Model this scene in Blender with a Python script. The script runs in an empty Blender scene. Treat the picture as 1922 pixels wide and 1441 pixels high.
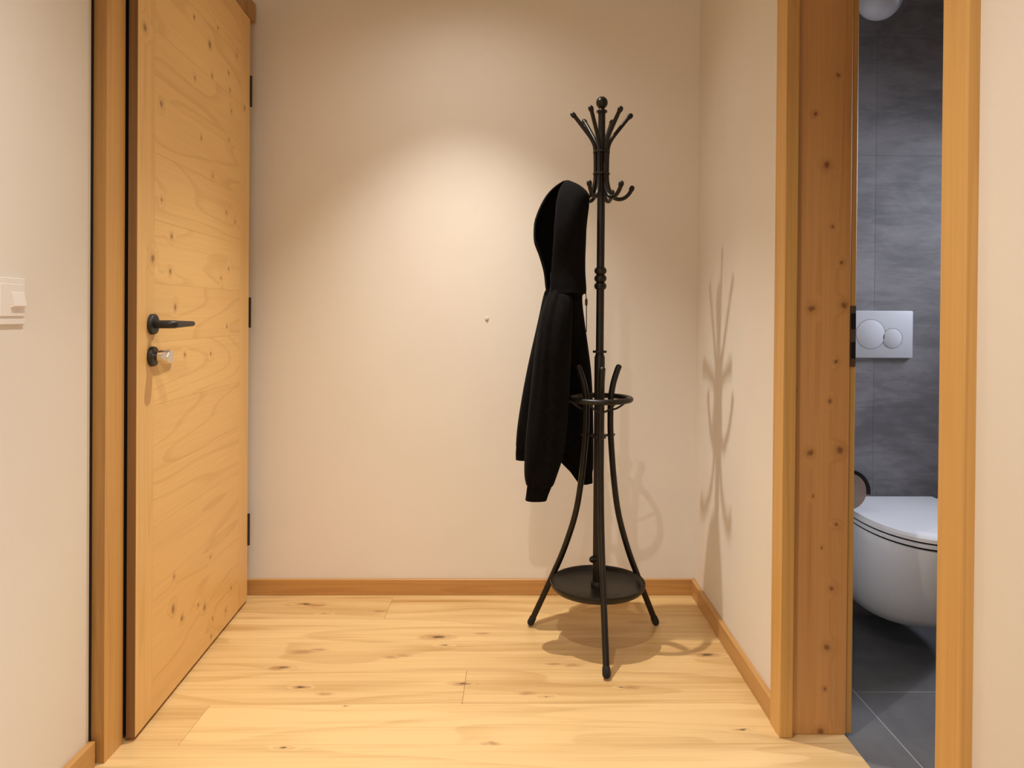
import bpy, bmesh, math, random
from mathutils import Vector, Matrix
rnd = random.Random(7)
scene = bpy.context.scene
COL = scene.collection

# ------------------------------------------------------------ camera
IMG_W, IMG_H, FPX = 1922.0, 1441.0, 1400.0
cam_d = bpy.data.cameras.new('camera'); cam = bpy.data.objects.new('camera', cam_d); COL.objects.link(cam)
cam_d.sensor_fit = 'HORIZONTAL'; cam_d.sensor_width = 36.0; cam_d.lens = FPX / IMG_W * 36.0
cam_d.shift_x = (961.0 - 999.0) / IMG_W
cam_d.shift_y = (598.0 - 720.5) / IMG_W
cam_d.clip_start = 0.02
cam.matrix_world = (Matrix.Translation((0, 0, 1.04)) @ Matrix.Rotation(-0.022, 4, 'Z')
                    @ Matrix.Rotation(math.pi / 2 - 0.0067, 4, 'X') @ Matrix.Rotation(0.008, 4, 'Z'))
scene.camera = cam

# ------------------------------------------------------------ world, exposure
w = bpy.data.worlds.new('world'); scene.world = w; w.use_nodes = True
w.node_tree.nodes['Background'].inputs[0].default_value = (0.62, 0.74, 1.0, 1)
w.node_tree.nodes['Background'].inputs[1].default_value = 0.6
scene.view_settings.view_transform = 'Standard'
scene.view_settings.look = 'None'
scene.view_settings.gamma = 1.0
scene.view_settings.use_curve_mapping = False
scene.view_settings.exposure = 0.06
scene.cycles.max_bounces = 10
scene.cycles.diffuse_bounces = 6
scene.cycles.sample_clamp_indirect = 6.0

LAMP_COL = (1.0, 0.945, 0.86)
HALL_SPOTS = [((-0.20, 2.22), ((134.0, 79), (16.0, 140))), ((-0.22, 0.94), ((72.0, 122),)), ((-0.22, -0.36), ((60.0, 140),))]

def area(name, loc, rot, sx, sy, power, col, spread=180):
    d = bpy.data.lights.new(name, 'AREA'); d.shape = 'RECTANGLE'; d.size = sx; d.size_y = sy
    d.energy = power; d.color = col; d.spread = math.radians(spread)
    o = bpy.data.objects.new(name, d); COL.objects.link(o); o.location = loc; o.rotation_euler = rot
    return o
# daylight: unseen hall-end window added as soft fill, and the bathroom side window
area('hall_fill_daylight', (-0.15, -1.98, 1.45), (math.pi / 2, 0, 0), 1.0, 1.3, 7, (1.0, 0.92, 0.88))
area('bathroom_window_daylight', (2.27, 2.18, 1.66), (0, math.radians(60), 0), 0.5, 0.42, 9.0, (0.80, 0.85, 1.0), 88)

# ------------------------------------------------------------ node helpers
def new_mat(name):
    m = bpy.data.materials.new(name); m.use_nodes = True
    nt = m.node_tree
    return m, nt, nt.nodes['Principled BSDF']
def N(nt, t, **kw):
    n = nt.nodes.new(t)
    for k, v in kw.items(): setattr(n, k, v)
    return n
def setin(n, **kw):
    for k, v in kw.items(): n.inputs[k].default_value = v
def math_n(nt, op, a, b=None, clamp=False):
    n = N(nt, 'ShaderNodeMath', operation=op); n.use_clamp = clamp
    for i, v in enumerate((a, b)):
        if v is None: continue
        if isinstance(v, (int, float)): n.inputs[i].default_value = v
        else: nt.links.new(v, n.inputs[i])
    return n.outputs[0]
def vmath(nt, op, a, b):
    n = N(nt, 'ShaderNodeVectorMath', operation=op)
    for i, v in enumerate((a, b)):
        if isinstance(v, (tuple, list)): n.inputs[i].default_value = v
        else: nt.links.new(v, n.inputs[i])
    return n.outputs['Value'] if op == 'DISTANCE' else n.outputs[0]
def mix(nt, fac, a, b, mode='MIX'):
    n = N(nt, 'ShaderNodeMix', data_type='RGBA', blend_type=mode)
    for s, v in ((n.inputs[0], fac), (n.inputs[6], a), (n.inputs[7], b)):
        if isinstance(v, (int, float)): s.default_value = v
        elif isinstance(v, tuple): s.default_value = (*v, 1) if len(v) == 3 else v
        else: nt.links.new(v, s)
    return n.outputs[2]
def noise(nt, vec, scale, detail=3, rough=0.5, dist=0.0):
    n = N(nt, 'ShaderNodeTexNoise'); setin(n, Scale=scale, Detail=detail, Roughness=rough, Distortion=dist)
    nt.links.new(vec, n.inputs['Vector']); return n.outputs['Fac']
def maprange(nt, v, a, b, c, d, smooth=True):
    n = N(nt, 'ShaderNodeMapRange'); n.interpolation_type = 'SMOOTHSTEP' if smooth else 'LINEAR'
    n.inputs[1].default_value, n.inputs[2].default_value, n.inputs[3].default_value, n.inputs[4].default_value = a, b, c, d
    nt.links.new(v, n.inputs[0]); return n.outputs[0]
def bump(nt, bsdf, h, strength, dist=0.002):
    b = N(nt, 'ShaderNodeBump'); setin(b, Strength=strength, Distance=dist)
    nt.links.new(h, b.inputs['Height']); nt.links.new(b.outputs[0], bsdf.inputs['Normal'])

def wood(name, light, dark, grain_axis, knots=(), mask=(1, 1, 1), knot_col=(0.10, 0.035, 0.012), rough=0.42,
         rings=7.0, ring_amt=0.5, fibre_amt=0.4, rnd_amt=0.12, along=0.9, across=7.0, knot_stretch=1.0, streak=0.5, knot_max=0.75, soft=(), soft_col=(0.30, 0.12, 0.045), warp=0.9, ring0=0.72):
    """grain runs along grain_axis; knots = [(x,y,z,r)] in the object's own space; mask drops the thickness axis"""
    m, nt, b = new_mat(name)
    tc = N(nt, 'ShaderNodeTexCoord'); oi = N(nt, 'ShaderNodeObjectInfo')
    P = tc.outputs['Object']
    off = N(nt, 'ShaderNodeCombineXYZ')
    for i, k in enumerate((13.7, 7.3, 9.1)):
        nt.links.new(math_n(nt, 'MULTIPLY', oi.outputs['Random'], k), off.inputs[i])
    PR = vmath(nt, 'ADD', P, off.outputs[0])
    sc = [across] * 3; sc[grain_axis] = along
    low = noise(nt, vmath(nt, 'MULTIPLY', PR, tuple(sc)), 1.0, 2, 0.45, 0.15)
    sf = [150.0] * 3; sf[grain_axis] = 2.5
    fib = noise(nt, vmath(nt, 'MULTIPLY', PR, tuple(sf)), 1.0, 4, 0.6)
    ss = [16.0] * 3; ss[grain_axis] = 0.8
    strk = noise(nt, vmath(nt, 'MULTIPLY', PR, tuple(ss)), 1.0, 4, 0.55)
    at = N(nt, 'ShaderNodeAttribute'); at.attribute_type = 'OBJECT'; at.attribute_name = 'tone'
    dmin = None; dsoft = None
    if knots:
        km = [float(v) for v in mask]
        km[grain_axis] *= knot_stretch
        PM = vmath(nt, 'MULTIPLY', P, tuple(km))
        wob = N(nt, 'ShaderNodeTexNoise'); setin(wob, Scale=45.0, Detail=2.0)
        nt.links.new(P, wob.inputs['Vector'])
        wv = vmath(nt, 'MULTIPLY', vmath(nt, 'SUBTRACT', wob.outputs['Color'], (0.5, 0.5, 0.5)), tuple(0.012 * v for v in mask))
        PM = vmath(nt, 'ADD', PM, wv)
        for (x, y, z, r) in knots:
            d = vmath(nt, 'DISTANCE', PM, (x * km[0], y * km[1], z * km[2]))
            d = math_n(nt, 'DIVIDE', d, r)
            dmin = d if dmin is None else math_n(nt, 'MINIMUM', dmin, d)
        for (x, y, z, r) in soft:
            d = math_n(nt, 'DIVIDE', vmath(nt, 'DISTANCE', PM, (x * km[0], y * km[1], z * km[2])), r)
            dsoft = d if dsoft is None else math_n(nt, 'MINIMUM', dsoft, d)
    val = math_n(nt, 'MULTIPLY', low, rings)
    if dmin is not None:
        g = maprange(nt, dmin, 0.0, 4.0, warp, 0.0)
        val = math_n(nt, 'ADD', val, g)
    s = math_n(nt, 'FRACT', val)
    ring = math_n(nt, 'ADD', maprange(nt, s, ring0, 0.94, 0.0, 1.0), maprange(nt, s, 0.94, 1.0, 0.0, -1.0))
    f = math_n(nt, 'MULTIPLY', ring, ring_amt)
    f = math_n(nt, 'ADD', f, math_n(nt, 'MULTIPLY', maprange(nt, fib, 0.35, 0.7, 0, 1), fibre_amt))
    f = math_n(nt, 'ADD', f, math_n(nt, 'MULTIPLY', maprange(nt, strk, 0.45, 0.75, 0, 1), streak))
    f = math_n(nt, 'ADD', f, at.outputs['Fac'])
    f = math_n(nt, 'ADD', f, math_n(nt, 'MULTIPLY', math_n(nt, 'SUBTRACT', oi.outputs['Random'], 0.5), rnd_amt * 4), clamp=True)
    c = mix(nt, f, light, dark)
    if dsoft is not None:
        c = mix(nt, maprange(nt, dsoft, 0.1, 1.4, 0.6, 0.0), c, soft_col)
    if dmin is not None:
        halo = maprange(nt, dmin, 0.8, 2.4, 0.25, 0.0)
        c = mix(nt, halo, c, tuple(0.75 * v for v in dark))
        c = mix(nt, maprange(nt, dmin, 0.25, 1.05, knot_max, 0.0), c, knot_col)
    nt.links.new(c, b.inputs['Base Color'])
    setin(b, Roughness=rough)
    bump(nt, b, fib, 0.08, 0.001)
    return m

def plain(name, col, rough=0.5, metal=0.0, var=0.0, vscale=20.0, bmp=0.0, bscale=200.0, **kw):
    m, nt, b = new_mat(name)
    tc = N(nt, 'ShaderNodeTexCoord')
    nz = noise(nt, tc.outputs['Object'], vscale, 4, 0.55)
    c = mix(nt, maprange(nt, nz, 0.3, 0.7, 0, 1), tuple(v * (1 - var) for v in col), tuple(min(1, v * (1 + var)) for v in col))
    nt.links.new(c, b.inputs['Base Color']); setin(b, Roughness=rough, Metallic=metal)
    if bmp: bump(nt, b, noise(nt, tc.outputs['Object'], bscale, 3), bmp, 0.001)
    for k, v in kw.items(): b.inputs[k.replace('_', ' ')].default_value = v
    return m

# ------------------------------------------------------------ mesh helpers
def box(bm, x0, x1, y0, y1, z0, z1, bev=0.0):
    vs = [bm.verts.new((x, y, z)) for x in (x0, x1) for y in (y0, y1) for z in (z0, z1)]
    q = [(0, 1, 3, 2), (4, 6, 7, 5), (0, 4, 5, 1), (2, 3, 7, 6), (0, 2, 6, 4), (1, 5, 7, 3)]
    fs = [bm.faces.new([vs[i] for i in f]) for f in q]
    if bev:
        es = list({e for f in fs for e in f.edges})
        bmesh.ops.bevel(bm, geom=es, offset=bev, segments=2 if bev > 0.0015 else 1, affect='EDGES', profile=0.5)
def skin(bm, rings, closed=True, cap0=True, cap1=True):
    R = [[bm.verts.new(p) for p in r] for r in rings]
    for a, b in zip(R, R[1:]):
        n = len(a)
        for i in range(n if closed else n - 1):
            j = (i + 1) % n
            bm.faces.new((a[i], a[j], b[j], b[i]))
    if closed and cap0: bm.faces.new(list(reversed(R[0])))
    if closed and cap1: bm.faces.new(R[-1])
    return R
def lathe(bm, prof, segs=32, c=(0, 0, 0), axis='Z'):
    rings = []
    for r, h in prof:
        ring = []
        for i in range(segs):
            a = 2 * math.pi * i / segs; u, v = max(r, 1e-5) * math.cos(a), max(r, 1e-5) * math.sin(a)
            p = {'Z': (u, v, h), 'Y': (v, h, u), 'X': (h, u, v)}[axis]
            ring.append((p[0] + c[0], p[1] + c[1], p[2] + c[2]))
        rings.append(ring)
    skin(bm, rings)
def catmull(pts, n=6):
    P = [Vector(p) for p in pts]; out = []
    for i in range(len(P) - 1):
        p0 = P[i - 1] if i else 2 * P[0] - P[1]; p1, p2 = P[i], P[i + 1]
        p3 = P[i + 2] if i + 2 < len(P) else 2 * P[-1] - P[-2]
        for k in range(n):
            t = k / n
            out.append(0.5 * ((2 * p1) + (p2 - p0) * t + (2 * p0 - 5 * p1 + 4 * p2 - p3) * t * t + (3 * p1 - p0 - 3 * p2 + p3) * t ** 3))
    out.append(P[-1]); return out
def tube(bm, pts, rad, segs=12, dome=True):
    P = [Vector(p) for p in pts]; n = len(P)
    R = rad if isinstance(rad, (list, tuple)) else [rad] * n
    T = [(P[min(i + 1, n - 1)] - P[max(i - 1, 0)]).normalized() for i in range(n)]
    ref = Vector((0, 0, 1)) if abs(T[0].z) < 0.9 else Vector((0, 1, 0))
    u = T[0].cross(ref).normalized(); rings = []
    def ring(c, r, u, t):
        v = t.cross(u); return [c + (u * math.cos(2 * math.pi * k / segs) + v * math.sin(2 * math.pi * k / segs)) * r for k in range(segs)]
    for i in range(n):
        u = (u - T[i] * u.dot(T[i])).normalized()
        if i == 0 and dome:
            rings.append(ring(P[0] - T[0] * R[0] * 0.6, R[0] * 0.35, u, T[0])); rings.append(ring(P[0] - T[0] * R[0] * 0.35, R[0] * 0.8, u, T[0]))
        rings.append(ring(P[i], R[i], u, T[i]))
        if i == n - 1 and dome:
            rings.append(ring(P[i] + T[i] * R[i] * 0.35, R[i] * 0.8, u, T[i])); rings.append(ring(P[i] + T[i] * R[i] * 0.6, R[i] * 0.35, u, T[i]))
    skin(bm, rings)
def torus(bm, c, R, r, seg=48, sides=12):
    rings = [[(c[0] + (R + r * math.cos(b)) * math.cos(a), c[1] + (R + r * math.cos(b)) * math.sin(a), c[2] + r * math.sin(b))
              for b in [2 * math.pi * k / sides for k in range(sides)]] for a in [2 * math.pi * i / seg for i in range(seg + 1)]]
    skin(bm, rings, cap0=False, cap1=False); bmesh.ops.remove_doubles(bm, verts=bm.verts, dist=1e-6)
def obj(name, bm, mat, parent=None, smooth=False, label=None):
    bmesh.ops.recalc_face_normals(bm, faces=bm.faces)
    me = bpy.data.meshes.new(name); bm.to_mesh(me); bm.free()
    me.materials.append(mat)
    if smooth:
        for p in me.polygons: p.use_smooth = True
        me.set_sharp_from_angle(angle=math.radians(40))
    o = bpy.data.objects.new(name, me); COL.objects.link(o); o.parent = parent
    if label: o['label'] = label
    return o
def bx(name, dims, mat, parent=None, bev=0.0, label=None):
    bm = bmesh.new(); box(bm, *dims, bev=bev); return obj(name, bm, mat, parent, label=label)
def tag(o, label, cat, kind=None, group=None):
    o['label'] = label; o['category'] = cat
    if kind: o['kind'] = kind
    if group: o['group'] = group
    return o
def empty(name, loc=(0, 0, 0), rz=0.0):
    o = bpy.data.objects.new(name, None); COL.objects.link(o); o.location = loc; o.rotation_euler = (0, 0, rz); o.empty_display_size = 0.1
    return o

# ------------------------------------------------------------ materials
M_wall = plain('plaster', (0.765, 0.715, 0.645), 0.9, var=0.012, vscale=3.0, bmp=0.06, bscale=260)
M_ceil = plain('ceiling_paint', (0.76, 0.72, 0.66), 0.9, var=0.01)
M_black = plain('black_metal', (0.010, 0.0075, 0.0055), 0.36, 0.0, var=0.2, vscale=30, Specular_IOR_Level=0.35)
M_matblack = plain('black_hardware', (0.012, 0.011, 0.011), 0.45)
M_rubber = plain('black_rubber', (0.006, 0.006, 0.006), 0.8)
M_chrome = plain('satin_chrome', (0.75, 0.72, 0.68), 0.22, 1.0)
M_plastic = plain('white_plastic', (0.80, 0.76, 0.72), 0.4)
M_ceramic = plain('white_ceramic', (0.82, 0.83, 0.85), 0.12)
M_gap = plain('gap_shade_black', (0.004, 0.003, 0.003), 0.9)  # flat black with the shade of gaps and recesses put into the colour
M_cloth = plain('black_jersey', (0.0042, 0.0036, 0.0036), 0.95, var=0.25, vscale=60, bmp=0.25, bscale=900, Sheen_Weight=0.01, Sheen_Roughness=0.5, Specular_IOR_Level=0.08)
M_rib = plain('black_ribbing', (0.004, 0.0034, 0.0034), 0.95, bmp=0.3, bscale=1200, Specular_IOR_Level=0.08)
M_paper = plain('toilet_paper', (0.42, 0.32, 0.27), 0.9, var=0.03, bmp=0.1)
M_darkmetal = plain('dark_metal', (0.03, 0.025, 0.022), 0.4, 0.6)
M_opal = plain('opal_glass', (0.72, 0.72, 0.76), 0.25)
M_grout = plain('grout', (0.55, 0.53, 0.50), 0.9)
M_lens = None

floor_knots = [(-0.74, 2.666, 0, .009), (-0.24, 2.393, 0, .009), (-0.652, 2.582, 0, .004), (-0.216, 2.334, 0, .004), (-0.677, 2.190, 0, .006), (-0.589, 2.074, 0, .0045),
    (-0.442, 1.973, 0, .003), (-0.544, 1.785, 0, .0045), (-0.142, 2.092, 0, .005), (0.594, 2.265, 0, .008), (0.09, 2.02, 0, .004), (0.574, 1.854, 0, .0045), (0.30, 2.07, 0, .003)]
floor_soft = [(-0.645, 2.290, 0, .016), (-0.60, 2.306, 0, .010), (-0.685, 2.185, 0, .015), (-0.467, 2.602, 0, .010), (-0.368, 2.253, 0, .010), (-0.33, 2.262, 0, .009), (-0.59, 2.075, 0, .010), (-0.513, 2.037, 0, .010),
    (0.176, 2.199, 0, .011), (0.12, 2.206, 0, .009), (0.326, 2.066, 0, .010), (0.04, 2.035, 0, .010), (-0.145, 2.089, 0, .011), (-0.70, 2.655, 0, .014), (-0.10, 2.42, 0, .010), (-0.25, 2.393, 0, .018), (0.59, 2.265, 0, .018), (-0.05, 1.80, 0, .009)]
M_floor = wood('oak_plank', (0.76, 0.535, 0.255), (0.43, 0.235, 0.072), 0, floor_knots, (1, 1, 0), knot_col=(0.035, 0.02, 0.012), rough=0.36,
               rings=9.0, ring_amt=0.26, fibre_amt=0.26, rnd_amt=0.0, along=0.6, across=4.0, knot_stretch=0.36, streak=0.42, soft=floor_soft, ring0=0.4, warp=1.6, knot_max=0.9)
dk = [(0.52, 1.882), (0.396, 1.848), (0.327, 1.924), (0.146, 1.899), (0.225, 1.816), (0.374, 1.761), (0.512, 1.711), (0.211, 1.764), (0.196, 1.701),
      (0.06, 1.748), (0.834, 1.731), (0.738, 1.573), (0.461, 1.549), (0.219, 1.601), (0.366, 1.455), (0.733, 1.327), (0.24, 1.36), (0.152, 1.34),
      (0.67, 1.238), (0.784, 1.172), (0.678, 1.144), (0.216, 1.181), (0.286, 1.145), (0.643, 1.05), (0.23, 0.991), (0.576, 0.918), (0.374, 0.909),
      (0.648, 0.233), (0.587, 0.183), (0.466, 0.173), (0.416, 0.146), (0.226, 0.061), (0.175, 0.114), (0.346, 0.083), (0.359, 0.034), (0.367, 0.281), (0.644, 0.318)]
dr = {1: .013, 10: .013, 11: .011, 18: .010, 19: .014, 20: .010, 23: .010, 27: .014, 28: .010, 30: .011, 9: .010}
door_knots = [(u, 0, z, dr.get(i, .0075)) for i, (u, z) in enumerate(dk)]
PINE_L, PINE_D = (0.80, 0.51, 0.195), (0.53, 0.27, 0.075)
M_door_h = wood('pine_board', PINE_L, PINE_D, 0, door_knots, (1, 0, 1), knot_col=(0.16, 0.06, 0.018), rings=11, ring_amt=0.26, fibre_amt=0.14, rnd_amt=0.03, along=0.55, across=3.6, streak=0.16)
M_door_v = wood('pine_stile', PINE_L, PINE_D, 2, door_knots, (1, 0, 1), knot_col=(0.16, 0.06, 0.018), rings=8, ring_amt=0.22, fibre_amt=0.15, rnd_amt=0.03, along=0.3, across=8.0, streak=0.22)
jk = [(0.791, 1.636, .006), (0.736, 1.54, .007), (0.764, 1.413, .012), (0.781, 1.263, .006), (0.807, 1.173, .006), (0.733, 1.059, .012), (0.814, 1.067, .011),
      (0.795, 0.926, .006), (0.693, 0.853, .005), (0.781, 0.831, .007), (0.807, 0.707, .012), (0.732, 0.7, .010), (0.74, 0.592, .005), (0.8, 0.523, .006),
      (0.764, 0.465, .004), (0.789, 0.364, .008), (0.78, 0.218, .011), (0.775, 0.115, .006), (0.766, 0.007, .012)]
M_jamb = wood('spruce_jamb', (0.68, 0.365, 0.135), (0.47, 0.21, 0.065), 2, [(x, 0, z, r) for x, z, r in jk], (1, 0, 1), knot_col=(0.16, 0.06, 0.02),
              rings=8, ring_amt=0.22, fibre_amt=0.2, rnd_amt=0.0, along=0.22, across=9.0, streak=0.3, warp=0.5)
M_post_lit = wood('oak_post_lit', (0.64, 0.36, 0.115), (0.46, 0.23, 0.065), 2, rings=6, ring_amt=0.25, fibre_amt=0.25, rnd_amt=0.0, along=0.3, across=14.0, streak=0.35)
M_casing = wood('larch_casing', (0.66, 0.385, 0.120), (0.46, 0.235, 0.062), 2, rings=6, ring_amt=0.25, fibre_amt=0.25, rnd_amt=0.03, along=0.3, across=14.0, streak=0.35)
M_edge = wood('dark_edge', (0.24, 0.125, 0.042), (0.16, 0.075, 0.022), 2, rings=5, ring_amt=0.3, fibre_amt=0.3, rnd_amt=0.0, along=0.4, across=12.0)
M_post = wood('oak_post', (0.44, 0.235, 0.07), (0.28, 0.13, 0.034), 2, rings=6, ring_amt=0.3, fibre_amt=0.3, rnd_amt=0.02, along=0.4, across=12.0, streak=0.5)
M_base_x = wood('oak_baseboard_x', (0.52, 0.275, 0.085), (0.36, 0.165, 0.045), 0, rings=5, ring_amt=0.3, fibre_amt=0.3, rnd_amt=0.02, along=0.6, across=12.0)
M_base_y = wood('oak_baseboard_y', (0.54, 0.30, 0.10), (0.38, 0.18, 0.05), 1, rings=5, ring_amt=0.3, fibre_amt=0.3, rnd_amt=0.02, along=0.6, across=12.0)

def stone(name, a, b_, rough):
    m, nt, b = new_mat(name)
    tc = N(nt, 'ShaderNodeTexCoord'); oi = N(nt, 'ShaderNodeObjectInfo')
    P = vmath(nt, 'ADD', tc.outputs['Object'], (3.1, 1.7, 0.4))
    n1 = noise(nt, vmath(nt, 'MULTIPLY', P, (1.2, 1.2, 2.6)), 2.2, 6, 0.62, 0.6)
    n2 = noise(nt, vmath(nt, 'MULTIPLY', P, (2, 2, 9)), 5.0, 5, 0.6, 0.8)
    f = math_n(nt, 'ADD', math_n(nt, 'MULTIPLY', n1, 0.7), math_n(nt, 'MULTIPLY', n2, 0.3))
    f = math_n(nt, 'ADD', maprange(nt, f, 0.35, 0.68, 0, 1), math_n(nt, 'MULTIPLY', math_n(nt, 'SUBTRACT', oi.outputs['Random'], 0.5), 0.3), clamp=True)
    nt.links.new(mix(nt, f, a, b_), b.inputs['Base Color']); setin(b, Roughness=rough)
    bump(nt, b, n2, 0.1, 0.001)
    return m
M_tile = stone('slate_wall_tile', (0.15, 0.145, 0.15), (0.30, 0.29, 0.30), 0.5)
M_ftile = stone('slate_floor_tile', (0.14, 0.14, 0.145), (0.20, 0.20, 0.205), 0.4)

# ------------------------------------------------------------ structure: hall
LX, RX, BY, FY, CH = -0.967, 0.675, 2.762, -2.0, 2.42     # left/right wall, back wall, rear wall, ceiling height
JX = 0.844                                                # bathroom side of the right wall
floor = tag(bx('floor', (LX - 0.2, 0.826, FY, BY + 0.02, -0.06, -0.014), M_base_x), 'pale oak plank floor of the hall', 'floor', 'structure')
# planks 0.185 m wide running across the hall; end joints where the photograph shows them
W_, y1 = 0.1855, 1.797
TONE = {(0, 1): -0.18, (0, 0): 0.14, (-1, 0): -0.14, (1, 0): 0.08, (1, 1): 0.16, (2, 0): 0.18, (3, 0): 0.10, (3, 1): 0.20, (4, 0): 0.24, (4, 1): 0.14, (5, 0): 0.18}
joint = {-1: [], 0: [-0.80], 1: [-0.135], 2: [], 3: [], 4: [-0.44], 5: []}
for k in range(-21, 6):
    ya = y1 + W_ * k; yb = ya + W_
    yb = min(yb, BY - 0.012); ya = max(ya, FY)
    if yb - ya < 0.01: continue
    js = joint.get(k, [rnd.uniform(-0.7, 0.6)])
    xr = 0.826 if 1.11 < yb and ya < 1.84 else RX - 0.004
    xs = [LX + 0.001] + js + [xr]
    if ya > 1.80: xs[0] = -1.04
    for pi, (xa, xb) in enumerate(zip(xs, xs[1:])):
        g = 0.0003
        bm = bmesh.new(); box(bm, xa + g, xb - g, ya + g, yb - g, -0.014, 0.0, bev=0.0006)
        pl = obj('plank', bm, M_floor, floor)
        pl['tone'] = TONE.get((k, pi), rnd.uniform(-0.08, 0.12))
tag(bx('wall_back', (-1.3, RX + 0.17, BY, BY + 0.12, -0.06, CH), M_wall), 'cream plaster wall at the end of the hall', 'wall', 'structure')
tag(bx('ceiling', (-1.3, 2.5, FY - 0.1, BY + 0.12, CH, CH + 0.12), M_ceil), 'white ceiling', 'ceiling', 'structure')
# left wall with the doorway
bm = bmesh.new()
box(bm, LX - 0.2, LX, FY, 1.716, -0.06, CH)
box(bm, LX - 0.2, LX, 1.716, BY, 2.16, CH)
box(bm, -1.3, -1.13, 1.716, BY, -0.06, 2.16)
tag(obj('wall_left', bm, M_wall), 'pale plaster wall on the left with the light switch', 'wall', 'structure')
# right wall with the bathroom doorway
bm = bmesh.new()
box(bm, RX, JX, FY, 1.10, -0.06, CH)
box(bm, RX, JX, 1.86, BY, -0.06, CH)
box(bm, RX, JX, 1.10, 1.86, 2.06, CH)
tag(obj('wall_right', bm, M_wall), 'cream plaster wall on the right around the bathroom doorway', 'wall', 'structure')
# rear wall behind the camera with an added, unseen window opening
bm = bmesh.new()
box(bm, -1.3, -0.65, FY - 0.12, FY, -0.06, CH); box(bm, 0.35, JX, FY - 0.12, FY, -0.06, CH)
box(bm, -0.65, 0.35, FY - 0.12, FY, -0.06, 0.80); box(bm, -0.65, 0.35, FY - 0.12, FY, 2.10, CH)
tag(obj('wall_rear', bm, M_wall), 'plaster wall with an added window at the near end of the hall', 'wall', 'structure')
# added hall-end window and bathroom side window: frame and glass pane
M_winframe = plain('window_frame_white', (.75, .74, .72), .45)
M_glass = plain('window_glass', (.95, .97, 1.0), .02, Transmission_Weight=1.0)
wn1 = tag(empty('added_window_1', (-0.15, FY - 0.06, 0.80)), 'added white framed window behind the camera for soft daylight', 'window', 'structure')
for d in ((-.50, -.44, -.03, .03, 0, 1.30), (.44, .50, -.03, .03, 0, 1.30), (-.44, .44, -.03, .03, 0, .06), (-.44, .44, -.03, .03, 1.24, 1.30)): bx('frame', d, M_winframe, wn1)  # frame of the added hall-end window
bx('pane', (-.44, .44, -.004, .004, .06, 1.24), M_glass, wn1)  # pane of the added hall-end window
wn2 = tag(empty('window_2', (2.36, 2.12, 1.36)), 'white framed bathroom window', 'window', 'structure')
for d in ((-.03, .03, -.30, -.25, 0, .60), (-.03, .03, .25, .30, 0, .60), (-.03, .03, -.25, .25, 0, .05), (-.03, .03, -.25, .25, .55, .60)): bx('frame', d, M_winframe, wn2)
bx('pane', (-.004, .004, -.25, .25, .05, .55), M_glass, wn2)
# baseboards
BH = 0.058
tag(bx('baseboard_back', (-1.03, RX, BY - 0.014, BY, 0.0, BH), M_base_x, bev=0.0015), 'low oak baseboard along the back wall', 'baseboard', 'structure')
tag(bx('baseboard_right', (RX - 0.016, RX, 1.885, BY - 0.014, 0.0, BH), M_base_y, bev=0.0015), 'low oak baseboard along the right wall beyond the bathroom doorway', 'baseboard', 'structure')
tag(bx('baseboard_left', (LX, LX + 0.016, FY, 1.716, 0.0, BH), M_base_y, bev=0.0015), 'low oak baseboard along the left wall in front of the door frame', 'baseboard', 'structure')
tag(bx('baseboard_near', (RX - 0.016, RX, FY, 1.077, 0.0, BH), M_base_y, bev=0.0015), 'low oak baseboard along the right wall nearest the camera', 'baseboard', 'structure')

# ------------------------------------------------------------ left door frame (trim_1) and door leaf (door_1)
t1 = tag(empty('trim_1', (-0.95, 1.766, 0)), 'oak frame around the entrance door on the left wall', 'door frame', 'structure')
def child_box(name, d, mat, parent, bev=0.001, label=None):
    o = parent.location
    return bx(name, (d[0] - o.x, d[1] - o.x, d[2] - o.y, d[3] - o.y, d[4] - o.z, d[5] - o.z), mat, parent, bev, label)
child_box('post', (-1.13, -0.9380, 1.726, 1.806, 0, 2.16), M_post, t1, 0.001)
child_box('lit_face', (-0.9380, -0.9365, 1.7265, 1.806, 0, 2.16), M_post_lit, t1, 0)  # lit room side of the post: lamplight put into a lighter wood colour
child_box('post', (-1.13, -0.980, 2.70, 2.748, 0, 2.09), M_post, t1)
child_box('head', (-1.13, -0.957, 1.806, 2.748, 2.09, 2.16), M_post, t1)
child_box('joint_shade_strip', (-1.10, -0.9660, 1.7162, 1.7255, 0, 2.16), M_gap, t1, 0)  # black strip painting the shade in the gap between wall and post
child_box('rebate', (-1.13, -1.02, 1.806, 1.85, 0, 2.09), M_gap, t1, 0)  # painted black for the shade in the recess behind the leaf

HX, HY = -0.953, 2.683
ux, uy = 0.0482, -0.9988
leaf = tag(empty('door_1', (HX, HY, 0), math.atan2(uy, ux)), 'knotty honey pine entrance door, almost closed, black lever handle', 'door', 'structure')
LW, Z0, Z1 = 0.871, 0.010, 2.08
T = -0.0205
def leaf_box(name, u0, u1, y0, y1_, z0, z1, mat, bev=0.0006): return bx(name, (u0, u1, y0, y1_, z0, z1), mat, leaf, bev)
leaf_box('stile', LW - 0.095, LW - 0.002, T, 0, Z0, Z1, M_door_v, 0.0006)
leaf_box('edge_strip', LW - 0.002, LW, T, -0.0006, Z0, Z1, M_edge, 0)  # near edge of the leaf, coloured darker than its face
leaf_box('stile', 0.0, 0.10, T, 0, Z0, Z1, M_door_v, 0.0012)
zz = Z0
hs = [0.17, 0.15, 0.16, 0.14, 0.17, 0.16, 0.15, 0.16, 0.17, 0.15, 0.16, 0.16]
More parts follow.
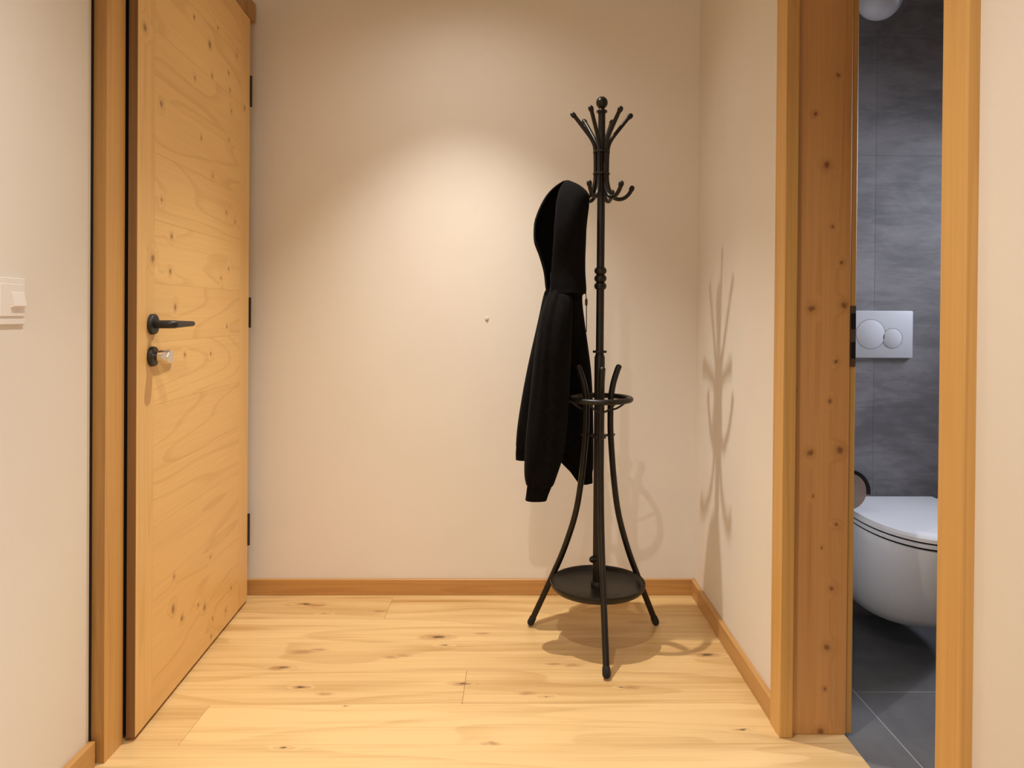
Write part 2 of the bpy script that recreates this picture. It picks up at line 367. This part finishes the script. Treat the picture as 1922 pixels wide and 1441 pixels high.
while zz < Z1 - 0.01:
    hgt = hs.pop(0) if hs else 0.17
    ze = min(Z1, zz + hgt)
    if Z1 - ze < 0.06: ze = Z1
    leaf_box('board', 0.1002, LW - 0.0952, T, 0, zz, ze - 0.0003, M_door_h, 0.0004)
    zz = ze
leaf_box('core', 0.012, LW - 0.013, -0.042, T, Z0, Z1 - 0.015, M_gap, 0)  # painted black so the gap beside the post looks shaded
# handle
uH, zH = 0.790, 1.006
bm = bmesh.new(); lathe(bm, [(0.0, 0), (0.026, 0), (0.026, 0.008), (0.0245, 0.010), (0.0, 0.010)], 32, (uH, 0, zH), 'Y')
hd = obj('lever_handle', bm, M_matblack, leaf, True, 'matt black lever handle')
bm = bmesh.new()
path = catmull([(uH, 0.008, zH), (uH, 0.040, zH), (uH - 0.006, 0.050, zH), (uH - 0.022, 0.053, zH), (uH - 0.075, 0.053, zH), (uH - 0.130, 0.052, zH)], 6)
tube(bm, path, [0.0105 if i < 14 else 0.0105 - 0.004 * (i - 14) / (len(path) - 14) for i in range(len(path))], 14)
obj('lever', bm, M_matblack, hd, True)
bm = bmesh.new(); lathe(bm, [(0.0, 0), (0.025, 0), (0.025, 0.008), (0.0235, 0.010), (0.0, 0.010)], 32, (uH, 0, 0.925), 'Y')
lk = obj('lock_rosette', bm, M_matblack, leaf, True)
bm = bmesh.new(); lathe(bm, [(0.0, 0.010), (0.0105, 0.010), (0.0115, 0.016), (0.0165, 0.020), (0.0185, 0.044), (0.0170, 0.048), (0.0, 0.048)], 28, (uH, 0, 0.925), 'Y')
obj('thumb_turn', bm, M_chrome, lk, True, 'satin chrome thumb turn')
for za, zb in ((1.770, 1.880), (0.982, 1.090), (0.203, 0.316)):
    bm = bmesh.new(); lathe(bm, [(0.0, za), (0.0045, za), (0.0045, zb), (0.0, zb)], 14, (-0.006, 0.002, 0)); obj('hinge', bm, M_matblack, leaf, True)

# ------------------------------------------------------------ bathroom door frame (trim_2)
t2 = tag(empty('trim_2', (0.75, 1.48, 0)), 'larch and knotty spruce frame around the bathroom doorway', 'door frame', 'structure')
CX = 0.657
child_box('casing', (CX, 0.690, 1.815, 1.885, 0, 2.10), M_casing, t2, 0.002)
child_box('casing', (CX, 0.690, 1.077, 1.143, 0, 2.10), M_casing, t2, 0.002)
child_box('casing_head', (CX, 0.690, 1.143, 1.815, 2.035, 2.10), M_casing, t2, 0.002)
o = t2.location
bm = bmesh.new(); box(bm, 0.686, 0.829, 1.831, 1.861, 0, 2.045, bev=0.0015)
jb = obj('jamb', bm, M_jamb, t2); jb.location = (-o.x, -o.y, 0)
bm = bmesh.new(); box(bm, 0.686, 0.829, 1.099, 1.127, 0, 2.045, bev=0.0015)
jb = obj('jamb', bm, M_jamb, t2); jb.location = (-o.x, -o.y, 0)
child_box('jamb_head', (0.686, 0.829, 1.127, 1.831, 2.025, 2.055), M_jamb, t2)
child_box('rebate_strip', (0.8295, 0.8455, 1.836, 1.862, 0, 2.045), M_casing, t2, 0.0015)
child_box('rebate_strip', (0.8295, 0.8455, 1.098, 1.122, 0, 2.045), M_casing, t2, 0.0015)
sp = child_box('strike_plate', (0.8305, 0.8445, 1.8335, 1.8362, 0.915, 1.066), plain('bronze_plate', (0.16, 0.12, 0.08), 0.45, 0.5), t2, 0.0004)
def sub_box(name, d, mat, parent):
    return bx(name, (d[0] - o.x, d[1] - o.x, d[2] - o.y, d[3] - o.y, d[4], d[5]), mat, parent)
sub_box('latch_slot', (0.8318, 0.8432, 1.8326, 1.8340, 1.008, 1.047), M_gap, sp)
sub_box('bolt_slot', (0.8318, 0.8432, 1.8326, 1.8340, 0.935, 0.976), M_gap, sp)

# ------------------------------------------------------------ structure: bathroom
BWY = 2.59
bf = tag(bx('floor_bathroom', (0.826, 2.3, 0.85, BWY + 0.05, -0.06, -0.0108), M_grout), 'dark slate tiled bathroom floor', 'floor', 'structure')
gx, gy = [0.826, 0.956, 1.556, 2.156, 2.3], [0.85, 0.858, 1.458, 2.058, BWY]
for xa, xb in zip(gx, gx[1:]):
    for ya, yb in zip(gy, gy[1:]):
        if yb - ya < 0.05: continue
        g = 0.0016
        bm = bmesh.new(); box(bm, xa + g, xb - g, ya + g, yb - g, -0.012, -0.010, bev=0.0003); obj('tile', bm, M_ftile, bf)
bw = tag(bx('wall_bathroom_back', (JX, 2.42, BWY + 0.0008, BWY + 0.17, -0.06, CH), plain('dark_grout', (0.19, 0.185, 0.19), 0.9)), 'grey stone tiled wall behind the toilet', 'wall', 'structure')
vx, vz = [JX, 1.257, 1.857, 2.3], [-0.01, 0.722, 1.604, CH]
for xa, xb in zip(vx, vx[1:]):
    for za, zb in zip(vz, vz[1:]):
        g = 0.0004
        bm = bmesh.new(); box(bm, xa + g, xb - g, BWY, BWY + 0.004, za + g, zb - g, bev=0.0002); obj('tile', bm, M_tile, bw)
bm = bmesh.new()
wy0, wy1, wz0, wz1 = 1.82, 2.42, 1.36, 1.96
box(bm, 2.30, 2.42, 0.75, wy0, -0.06, CH); box(bm, 2.30, 2.42, wy1, BWY + 0.01, -0.06, CH)
box(bm, 2.30, 2.42, wy0, wy1, -0.06, wz0); box(bm, 2.30, 2.42, wy0, wy1, wz1, CH)
tag(obj('wall_bathroom_side', bm, M_tile), 'grey bathroom side wall with a window', 'wall', 'structure')
tag(bx('wall_bathroom_near', (JX, 2.42, 0.73, 0.85, -0.06, CH), M_tile), 'grey bathroom wall facing the toilet', 'wall', 'structure')

# ------------------------------------------------------------ coat rack
RXc, RYc = 0.266, 2.352
rack = tag(empty('coat_rack', (RXc, RYc, 0)), 'tall black metal coat rack with hooks, umbrella ring and drip tray', 'coat rack')
bm = bmesh.new()
lathe(bm, [(0, .190), (.0165, .190), (.0165, .640), (.0165, .905), (.0135, .912), (.0125, .918), (.0125, 1.120), (.0125, 1.60), (.0115, 1.61), (.0115, 1.682), (0, 1.682)], 28)
obj('pole', bm, M_black, rack, True)
bm = bmesh.new(); lathe(bm, [(.012, .918), (.0215, .9185), (.0225, .922), (.0215, .9255), (.012, .926)], 28); obj('collar', bm, M_black, rack, True)
for zc in (1.177, 1.153, 1.129):
    bm = bmesh.new(); lathe(bm, [(.012, zc - .012), (.0165, zc - .009), (.0195, zc - .003), (.0195, zc + .003), (.0165, zc + .009), (.012, zc + .012)], 28); obj('bead', bm, M_black, rack, True)
bm = bmesh.new()
lathe(bm, [(0, 1.676), (.0165, 1.676), (.0175, 1.679), (.0165, 1.682), (.011, 1.684), (.009, 1.688)] +
      [(.0185 * math.sin(a), 1.707 - .0195 * math.cos(a)) for a in [math.radians(30 + 10 * k) for k in range(16)]], 28)
obj('finial', bm, M_black, rack, True)
phi0 = math.radians(2)
for k in range(6):
    a = phi0 + k * math.pi / 3
    d = Vector((math.cos(a), math.sin(a), 0))
    pr = [(.092, 1.668), (.080, 1.655), (.050, 1.617), (.033, 1.594), (.0225, 1.572), (.0195, 1.548), (.0185, 1.515), (.0185, 1.475), (.0205, 1.452), (.027, 1.428),
          (.040, 1.409), (.058, 1.4035), (.076, 1.409), (.091, 1.424), (.0985, 1.440)]
    pts = catmull([d * r + Vector((0, 0, h)) for r, h in pr], 4)
    bm = bmesh.new(); tube(bm, pts, 0.0064, 10)
    rod = obj('hook_rod', bm, M_black, rack, True)
    for (p, q) in ((pts[0], pts[1]), (pts[-1], pts[-2])):
        t = (p - q).normalized()
        bm = bmesh.new(); tube(bm, [p - t * .010, p - t * .008, p, p + t * .003], [.006, .0082, .0085, .0075], 12); obj('hook_tip', bm, M_black, rod, True)
for zc in (1.552, 1.483):
    bm = bmesh.new(); lathe(bm, [(.02, zc - .004), (.0265, zc - .003), (.0272, zc), (.0265, zc + .003), (.02, zc + .004)], 28); obj('band', bm, M_black, rack, True)
LP = [(.241, .014), (.200, .100), (.160, .187), (.120, .278), (.081, .395), (.061, .507), (.047, .645), (.0445, .71), (.046, .772), (.055, .82), (.071, .862), (.077, .873)]
LA = [math.radians(-90), math.radians(30), math.radians(150)]
for a in LA:
    d = Vector((math.cos(a), math.sin(a), 0))
    pts = catmull([d * r + Vector((0, 0, h)) for r, h in LP], 5)
    bm = bmesh.new(); tube(bm, pts, 0.0098, 14)
    lg = obj('leg', bm, M_black, rack, True)
    t = (pts[0] - pts[1]).normalized()
    bm = bmesh.new(); tube(bm, [pts[0] - t * .022, pts[0] - t * .020, pts[0] + t * .000, pts[0] + t * .004], [.0098, .0115, .0120, .0105], 14); obj('foot_cap', bm, M_rubber, lg, True)
    s = Vector((-d.y, d.x, 0))
    for sg in (-1, 1):   # curved stays between leg and umbrella ring
        bm = bmesh.new(); tube(bm, catmull([d * .047 + Vector((0, 0, .735)), d * .058 + s * sg * .018 + Vector((0, 0, .742)), d * .078 + s * sg * .034 + Vector((0, 0, .760)), d * .088 + s * sg * .042 + Vector((0, 0, .772))], 4), .0032, 8)
        obj('ring_stay', bm, M_black, lg, True)
    bm = bmesh.new(); tube(bm, [d * .012 + Vector((0, 0, .655)), d * .060 + Vector((0, 0, .655))], .004, 8); obj('clamp_bolt', bm, M_black, lg, True)
bm = bmesh.new(); torus(bm, (0, 0, .773), .0985, .0088); obj('umbrella_ring', bm, M_black, rack, True)
bm = bmesh.new(); lathe(bm, [(.016, .648), (.022, .649), (.022, .661), (.016, .662)], 24); obj('clamp_collar', bm, M_black, rack, True)
bm = bmesh.new(); lathe(bm, [(0, .170), (.128, .170), (.140, .174), (.1475, .182), (.1505, .192), (.1490, .1965), (.1455, .195), (.1420, .187), (.134, .181), (.02, .180), (0, .180)], 64); obj('tray', bm, M_black, rack, True)
bm = bmesh.new(); lathe(bm, [(0, .180), (.022, .180), (.022, .187), (.0175, .196), (0, .196)], 24); obj('pole_foot', bm, M_black, rack, True)
bm = bmesh.new(); tube(bm, [(-.010, -.008, .268), (-.017, -.012, .268), (-.023, -.0155, .268)], [.009, .0115, .009], 14); obj('screw_knob', bm, M_black, rack, True)

# ------------------------------------------------------------ hooded jacket hanging on the rack
jk_ = tag(empty('hooded_jacket', (0.16, 2.36, 0.465)), 'black hooded jacket hanging by its hood from the coat rack', 'jacket')
JO = Vector(jk_.location)
def densify(secs, n):
    P = [Vector((s + (0, 0, 0, 0))[:4]) if False else s for s in secs]; out = []
    for i in range(len(P) - 1):
        p0 = P[max(i - 1, 0)]; p1, p2 = P[i], P[i + 1]; p3 = P[min(i + 2, len(P) - 1)]
        for k in range(n):
            t = k / n
            out.append(tuple(0.5 * ((2 * b) + (c - a) * t + (2 * a - 5 * b + 4 * c - d) * t * t + (3 * b - a - 3 * c + d) * t ** 3) for a, b, c, d in zip(p0, p1, p2, p3)))
    out.append(P[-1]); return out
def cloth_loft(name, secs, cap=True, folds=5, amp=0.004, seed=0, hem=None, mat=M_cloth, n=5, segs=56, sq=0.8, thick=0.0):
    """secs: (xl, xr, z, y centre, half depth)"""
    S = densify(secs, n); rings = []; r = random.Random(seed)
    ph = [r.uniform(0, 6.28) for _ in range(6)]
    for i, (xl, xr, z, yc, hd_) in enumerate(S):
        ring = []; cxx, hw = (xl + xr) / 2, (xr - xl) / 2
        t = i / (len(S) - 1)
        for k in range(segs):
            a = 2 * math.pi * k / segs
            ca, sa = math.cos(a), math.sin(a)
            ca = math.copysign(abs(ca) ** sq, ca); sa = math.copysign(abs(sa) ** sq, sa)
            fo = amp * (math.sin(folds * a + ph[0] + 2.2 * t) + 0.6 * math.sin((folds + 3) * a + ph[1] - 3.1 * t) + 0.5 * math.sin(2 * a + 9 * t + ph[2]))
            fo *= abs(math.sin(a)) ** 0.7           # keep the silhouette width, fold the broad faces
            x = cxx + hw * ca; y = yc + hd_ * sa + math.copysign(fo, sa)
            zz_ = z
            if hem and i > len(S) - 1 - hem[1] * n:
                w_ = (i - (len(S) - 1 - hem[1] * n)) / (hem[1] * n); zz_ = z + w_ * hem[0](x)
            ring.append(Vector((x, y, zz_)) - JO)
        rings.append(ring)
    bm = bmesh.new(); skin(bm, rings, cap0=cap, cap1=cap)
    o_ = obj(name, bm, mat, jk_, True)
    if thick:
        sm = o_.modifiers.new('thickness', 'SOLIDIFY'); sm.thickness = thick; sm.offset = -1
    return o_
body = cloth_loft('body', [(0.1119, 0.2162, 1.1499, 2.372, 0.030), (0.1010, 0.2109, 1.0890, 2.374, 0.048), (0.0917, 0.2200, 1.0209, 2.392, 0.050), (0.0870, 0.2365, 0.9335, 2.432, 0.046), (0.0835, 0.2525, 0.8428, 2.478, 0.044), (0.0862, 0.2605, 0.7352, 2.496, 0.042), (0.0893, 0.2633, 0.6280, 2.496, 0.042), (0.0945, 0.2638, 0.5517, 2.494, 0.042), (0.0997, 0.2631, 0.5204, 2.493, 0.042)],
                  folds=6, amp=.005, seed=3, hem=None)
hb = cloth_loft('hem_band', [(0.1008, 0.2624, 0.5225, 2.493, 0.040), (0.1029, 0.2608, 0.5047, 2.493, 0.039), (0.1050, 0.2619, 0.4763, 2.493, 0.039)], folds=6, amp=.004, seed=3, mat=M_rib)
# the hem slopes up towards the hanging sleeve
for ob_ in (body, hb):
    for v in ob_.data.vertices:
        wz = v.co + JO
        if wz.z < .64:
            k = min(1.0, (.64 - wz.z) / .12)
            s = max(0.0, min(1.0, (.215 - wz.x) / .055))
            v.co.z += k * s * .075
near = cloth_loft('sleeve', [(.112, .170, 1.128, 2.345, .020), (.094, .1768, 1.087, 2.325, .034), (.0737, .1741, 1.0215, 2.310, .044), (.0612, .1714, .939, 2.300, .046), (.052, .1688, .857, 2.298, .045),
                     (.0429, .1647, .758, 2.296, .044), (.0338, .1573, .659, 2.296, .043), (.030, .1463, .593, 2.297, .042), (.0300, .1312, .544, 2.298, .040), (.0350, .1216, .516, 2.299, .036), (.041, .116, .508, 2.300, .031)],
            folds=4, amp=.005, seed=11)
bm_c = cloth_loft('cuff', [(.0400, .1170, .514, 2.300, .031), (.0380, .1120, .500, 2.300, .030), (.0360, .1050, .482, 2.300, .029), (.0337, .0996, .4655, 2.300, .028)], folds=4, amp=.002, seed=11, mat=M_rib)
bm_c.parent = near
far = cloth_loft('sleeve', [(.105, .155, 1.122, 2.395, .018), (.0906, .1582, 1.1071, 2.405, .030), (.0723, .1415, 1.0205, 2.415, .040), (.0573, .1335, .9512, 2.420, .042), (.0423, .1184, .8819, 2.420, .042),
                    (.029, .1086, .8126, 2.420, .041), (.0174, .0919, .7433, 2.420, .040), (.0076, .080, .6739, 2.420, .038), (.0035, .074, .620, 2.420, .034), (.0045, .070, .604, 2.420, .030)], folds=4, amp=.004, seed=5)
c2 = cloth_loft('cuff', [(.0045, .070, .610, 2.420, .030), (.0030, .068, .590, 2.420, .029), (.0032, .064, .567, 2.420, .028)], folds=4, amp=.002, seed=5, mat=M_rib)
c2.parent = far
# hood: open C-shaped slices, opening towards the left and the camera
HS = [(.1547, .1648, .1479, 1.4590, .006), (.1447, .1987, .1228, 1.443, .026), (.1348, .2243, .0977, 1.4176, .042), (.1283, .2262, .0777, 1.3838, .054), (.1253, .2215, .0612, 1.3417, .062),
      (.1222, .2184, .0564, 1.308, .064), (.1208, .2171, .0584, 1.2658, .062), (.1178, .2158, .0739, 1.2237, .056), (.1148, .2162, .0885, 1.1731, .050), (.1136, .2195, .095, 1.1225, .052), (.112, .219, .100, 1.104, .053)]
rings = []
for i, (xn, xr, xl, z, hd_) in enumerate(densify(HS, 5)):
    yc = 2.352
    t = i / 50.0
    ctl = [(xn + .006, yc - hd_ * .30, z), (xn - .002, yc - hd_ * .72, z), ((xn + xr) / 2, yc - hd_ * (1.0 + .05 * math.sin(7 * t)), z), (xr - (xr - xn) * .12, yc - hd_ * .66, z), (xr, yc, z), (xr - (xr - xn) * .15, yc + hd_ * .70, z),
           ((xl + xr) / 2, yc + hd_, z), (xl + (xr - xl) * .10, yc + hd_ * .72, z), (xl, yc + hd_ * .30, z), (xl + .004, yc + hd_ * .02, z)]
    rings.append([p - JO for p in catmull(ctl, 5)])
bm = bmesh.new(); skin(bm, rings, closed=False)
hood = obj('hood', bm, M_cloth, jk_, True)
sm = hood.modifiers.new('thickness', 'SOLIDIFY'); sm.thickness = 0.004; sm.offset = 0
# neck closing the hood to the body, drawstring with toggle
cloth_loft('collar', [(.108, .2165, 1.170, 2.360, .044), (.108, .2170, 1.135, 2.362, .050), (.105, .2130, 1.100, 2.366, .050)], folds=5, amp=.003, seed=2)
bm = bmesh.new(); tube(bm, [Vector(p) - JO for p in catmull([(.2175, 2.345, 1.125), (.2195, 2.335, 1.098), (.2208, 2.332, 1.064), (.2212, 2.332, 1.02), (.2210, 2.332, .985)], 5)], .0014, 8)
ds = obj('drawstring', bm, M_rib, jk_, True)
bm = bmesh.new(); lathe(bm, [(0, 1.066), (.0032, 1.067), (.0042, 1.072), (.0042, 1.084), (.003, 1.088), (0, 1.089)], 14, (.2203 - JO.x, 2.3325 - JO.y, -JO.z)); obj('toggle', bm, M_matblack, ds, True)

# ------------------------------------------------------------ light switch on the left wall
sw = tag(empty('light_switch', (LX, 1.438, 1.011)), 'square white light switch on the left wall', 'light switch')
bx('plate', (0, .006, -.045, .045, 0, .090), M_plastic, sw, .0015)
bx('frame', (.006, .009, -.030, .039, .016, .078), M_plastic, sw, .001)
bm = bmesh.new()
pr = [(.007, .032), (.0125, .034), (.0165, .036), (.011, .062), (.007, .064)]
skin(bm, [[(x, -.002, z) for x, z in pr], [(x, .034, z) for x, z in pr]]); obj('rocker', bm, M_plastic, sw)

# ------------------------------------------------------------ tiny wall peg
bm = bmesh.new(); lathe(bm, [(0, 0), (.0075, 0), (.0075, -.0015), (.0045, -.0025), (.0045, -.004), (0, -.0045)], 16, (0, 0, 0), 'Y')
pg = obj('wall_peg', bm, plain('peg_grey', (.62, .56, .48), .6), None, True); pg.location = (-0.107, BY, 1.020)
tag(pg, 'tiny pale peg in the back wall left of the jacket', 'peg')

# ------------------------------------------------------------ toilet
TX = 1.262
toi = tag(empty('toilet', (TX, BWY, 0)), 'wall-hung white toilet with closed lid seen through the doorway', 'toilet')
def plan(front, hw, back=0.0, n=48, p=2.35):
    """D-shaped outline, wall at y=0, front towards -y"""
    pts = []
    L = front * 0.52
    for k in range(n + 1):
        a = math.pi * k / n
        ca, sa = math.cos(a), math.sin(a)
        pts.append((hw * math.copysign(abs(ca) ** (2 / p), ca), -(front - L) - L * abs(sa) ** (2 / p)))
    return [(hw * 0.97, -back)] + pts + [(-hw * 0.97, -back)]
def solid(name, lev, parent, mat=M_ceramic):
    bm = bmesh.new(); skin(bm, [[(x, y, z) for x, y in plan(f, h, b)] for f, h, b, z in lev]); return obj(name, bm, mat, parent, True)
solid('bowl', [(.26, .09, 0, .092), (.34, .125, 0, .095), (.385, .145, 0, .108), (.425, .160, 0, .140), (.460, .168, 0, .19), (.490, .174, 0, .25), (.515, .178, 0, .31), (.530, .180, 0, .35), (.536, .181, 0, .375), (.532, .178, 0, .380), (.50, .15, 0, .381)], toi)
solid('seat', [(.535, .178, .055, .384), (.545, .184, .05, .386), (.547, .185, .05, .394), (.543, .183, .052, .397)], toi, M_ceramic)
solid('lid', [(.545, .183, .055, .402), (.552, .187, .05, .404), (.553, .187, .05, .414), (.545, .182, .053, .421), (.50, .15, .07, .4235)], toi, M_ceramic)
bm = bmesh.new(); box(bm, -.14, .14, -.055, -.02, .380, .408, bev=.006); obj('hinge_bar', bm, M_ceramic, toi)
solid('lid_gap_shade', [(.538, .179, .06, .3795), (.538, .179, .06, .4035)], toi, M_gap)  # black filler painting the shade in the lid and seat gaps

# ------------------------------------------------------------ flush plate
fp = tag(empty('flush_plate', (1.266, BWY, .895)), 'white flush plate with two round buttons on the grey bathroom wall', 'flush plate')
bm = bmesh.new(); box(bm, -.123, .123, -.012, 0, 0, .165, bev=.003); obj('plate', bm, plain('plate_white', (.62, .63, .66), .35), fp, True)
M_btn = plain('button_white', (.66, .67, .70), .3); M_line = plain('button_gap', (.30, .30, .33), .6)
for nm, xx, zz2, r in (('large_button', -.027, .083, .051), ('small_button', .050, .069, .0345)):
    bm = bmesh.new(); lathe(bm, [(0, -.0120), (r + .0014, -.0120), (r + .0014, -.0126), (0, -.0126)], 48, (xx, 0, zz2), 'Y'); gap = obj(nm, bm, M_line, fp, True)
    yb_ = -.0131
    bm = bmesh.new(); lathe(bm, [(0, -.0126), (r - .0008, -.0126), (r - .0008, yb_ + .0005), (r - .0018, yb_), (0, yb_)], 48, (xx, 0, zz2), 'Y'); obj('button_face', bm, M_btn, gap, True)

# ------------------------------------------------------------ paper roll on a covered holder
tp = tag(empty('paper_holder', (1.040, 2.35, .436)), 'paper roll under a dark curved cover left of the toilet', 'paper holder')
def arc_shell(bm, r0, r1, a0, a1, y0, y1_, c):
    n = 16; rings = []
    for k in range(n + 1):
        a = math.radians(a0 + (a1 - a0) * k / n)
        rings.append([(c[0] + r * math.cos(a), y, c[1] + r * math.sin(a)) for r, y in ((r0, y0), (r1, y0), (r1, y1_), (r0, y1_))])
    skin(bm, rings)
bm = bmesh.new(); lathe(bm, [(.020, -.05), (.058, -.05), (.0585, -.047), (.0585, .047), (.058, .05), (.020, .05)], 40, (0, 0, .058), 'Y'); obj('paper_roll', bm, M_paper, tp, True)
bm = bmesh.new(); arc_shell(bm, .0595, .069, 150, -8, -.055, .055, (0, .058)); obj('cover', bm, M_darkmetal, tp, True)
bm = bmesh.new(); tube(bm, [(-.196, .07, .058), (-.03, .07, .058), (-.004, .066, .058), (0, .05, .058), (0, -.055, .058)], .006, 10); obj('arm', bm, M_darkmetal, tp, True)
bm = bmesh.new(); lathe(bm, [(0, -.1955), (.025, -.1955), (.025, -.188), (0, -.187)], 24, (0, .07, .058), 'X'); obj('wall_rosette', bm, M_darkmetal, tp, True)

# ------------------------------------------------------------ bathroom globe lamp (switched off)
gl = tag(empty('globe_lamp', (1.17, 2.40, CH)), 'unlit white globe lamp hanging from the bathroom ceiling', 'lamp')
zc = 2.074 - CH
bm = bmesh.new(); lathe(bm, [(.071 * math.sin(math.radians(a)), zc - .071 * math.cos(math.radians(a))) for a in range(2, 166, 6)], 40); obj('globe', bm, M_opal, gl, True)
bm = bmesh.new(); lathe(bm, [(0, zc + .064), (.024, zc + .064), (.024, zc + .10), (.006, zc + .105), (.006, -.02), (.045, -.018), (.05, 0), (0, 0)], 24); obj('stem', bm, M_darkmetal, gl, True)

# ------------------------------------------------------------ recessed ceiling spots of the hall
M_can = plain('spot_ring', (.8, .78, .74), .4)
lab = ['recessed ceiling spot nearest the back wall', 'recessed ceiling spot in the middle of the hall', 'recessed ceiling spot behind the camera']
for i, ((x, y), beams) in enumerate(HALL_SPOTS):
    sp_ = tag(empty('ceiling_spot', (x, y, CH)), lab[i], 'ceiling light', None, 'recessed ceiling spots')
    bm = bmesh.new(); lathe(bm, [(.036, 0), (.046, 0), (.046, -.004), (.036, -.005)], 32)
    bm.faces.ensure_lookup_table(); obj('trim_ring', bm, M_can, sp_, True)
    for pw, ang in beams:      # narrow beam and wider spill of the same lamp
        d = bpy.data.lights.new('spot_light', 'SPOT'); d.energy = pw; d.color = LAMP_COL
        d.spot_size = math.radians(ang); d.spot_blend = 1.0; d.shadow_soft_size = 0.013
        lo = bpy.data.objects.new('spot_light', d); COL.objects.link(lo); lo.parent = sp_; lo.location = (0, 0, -0.012)
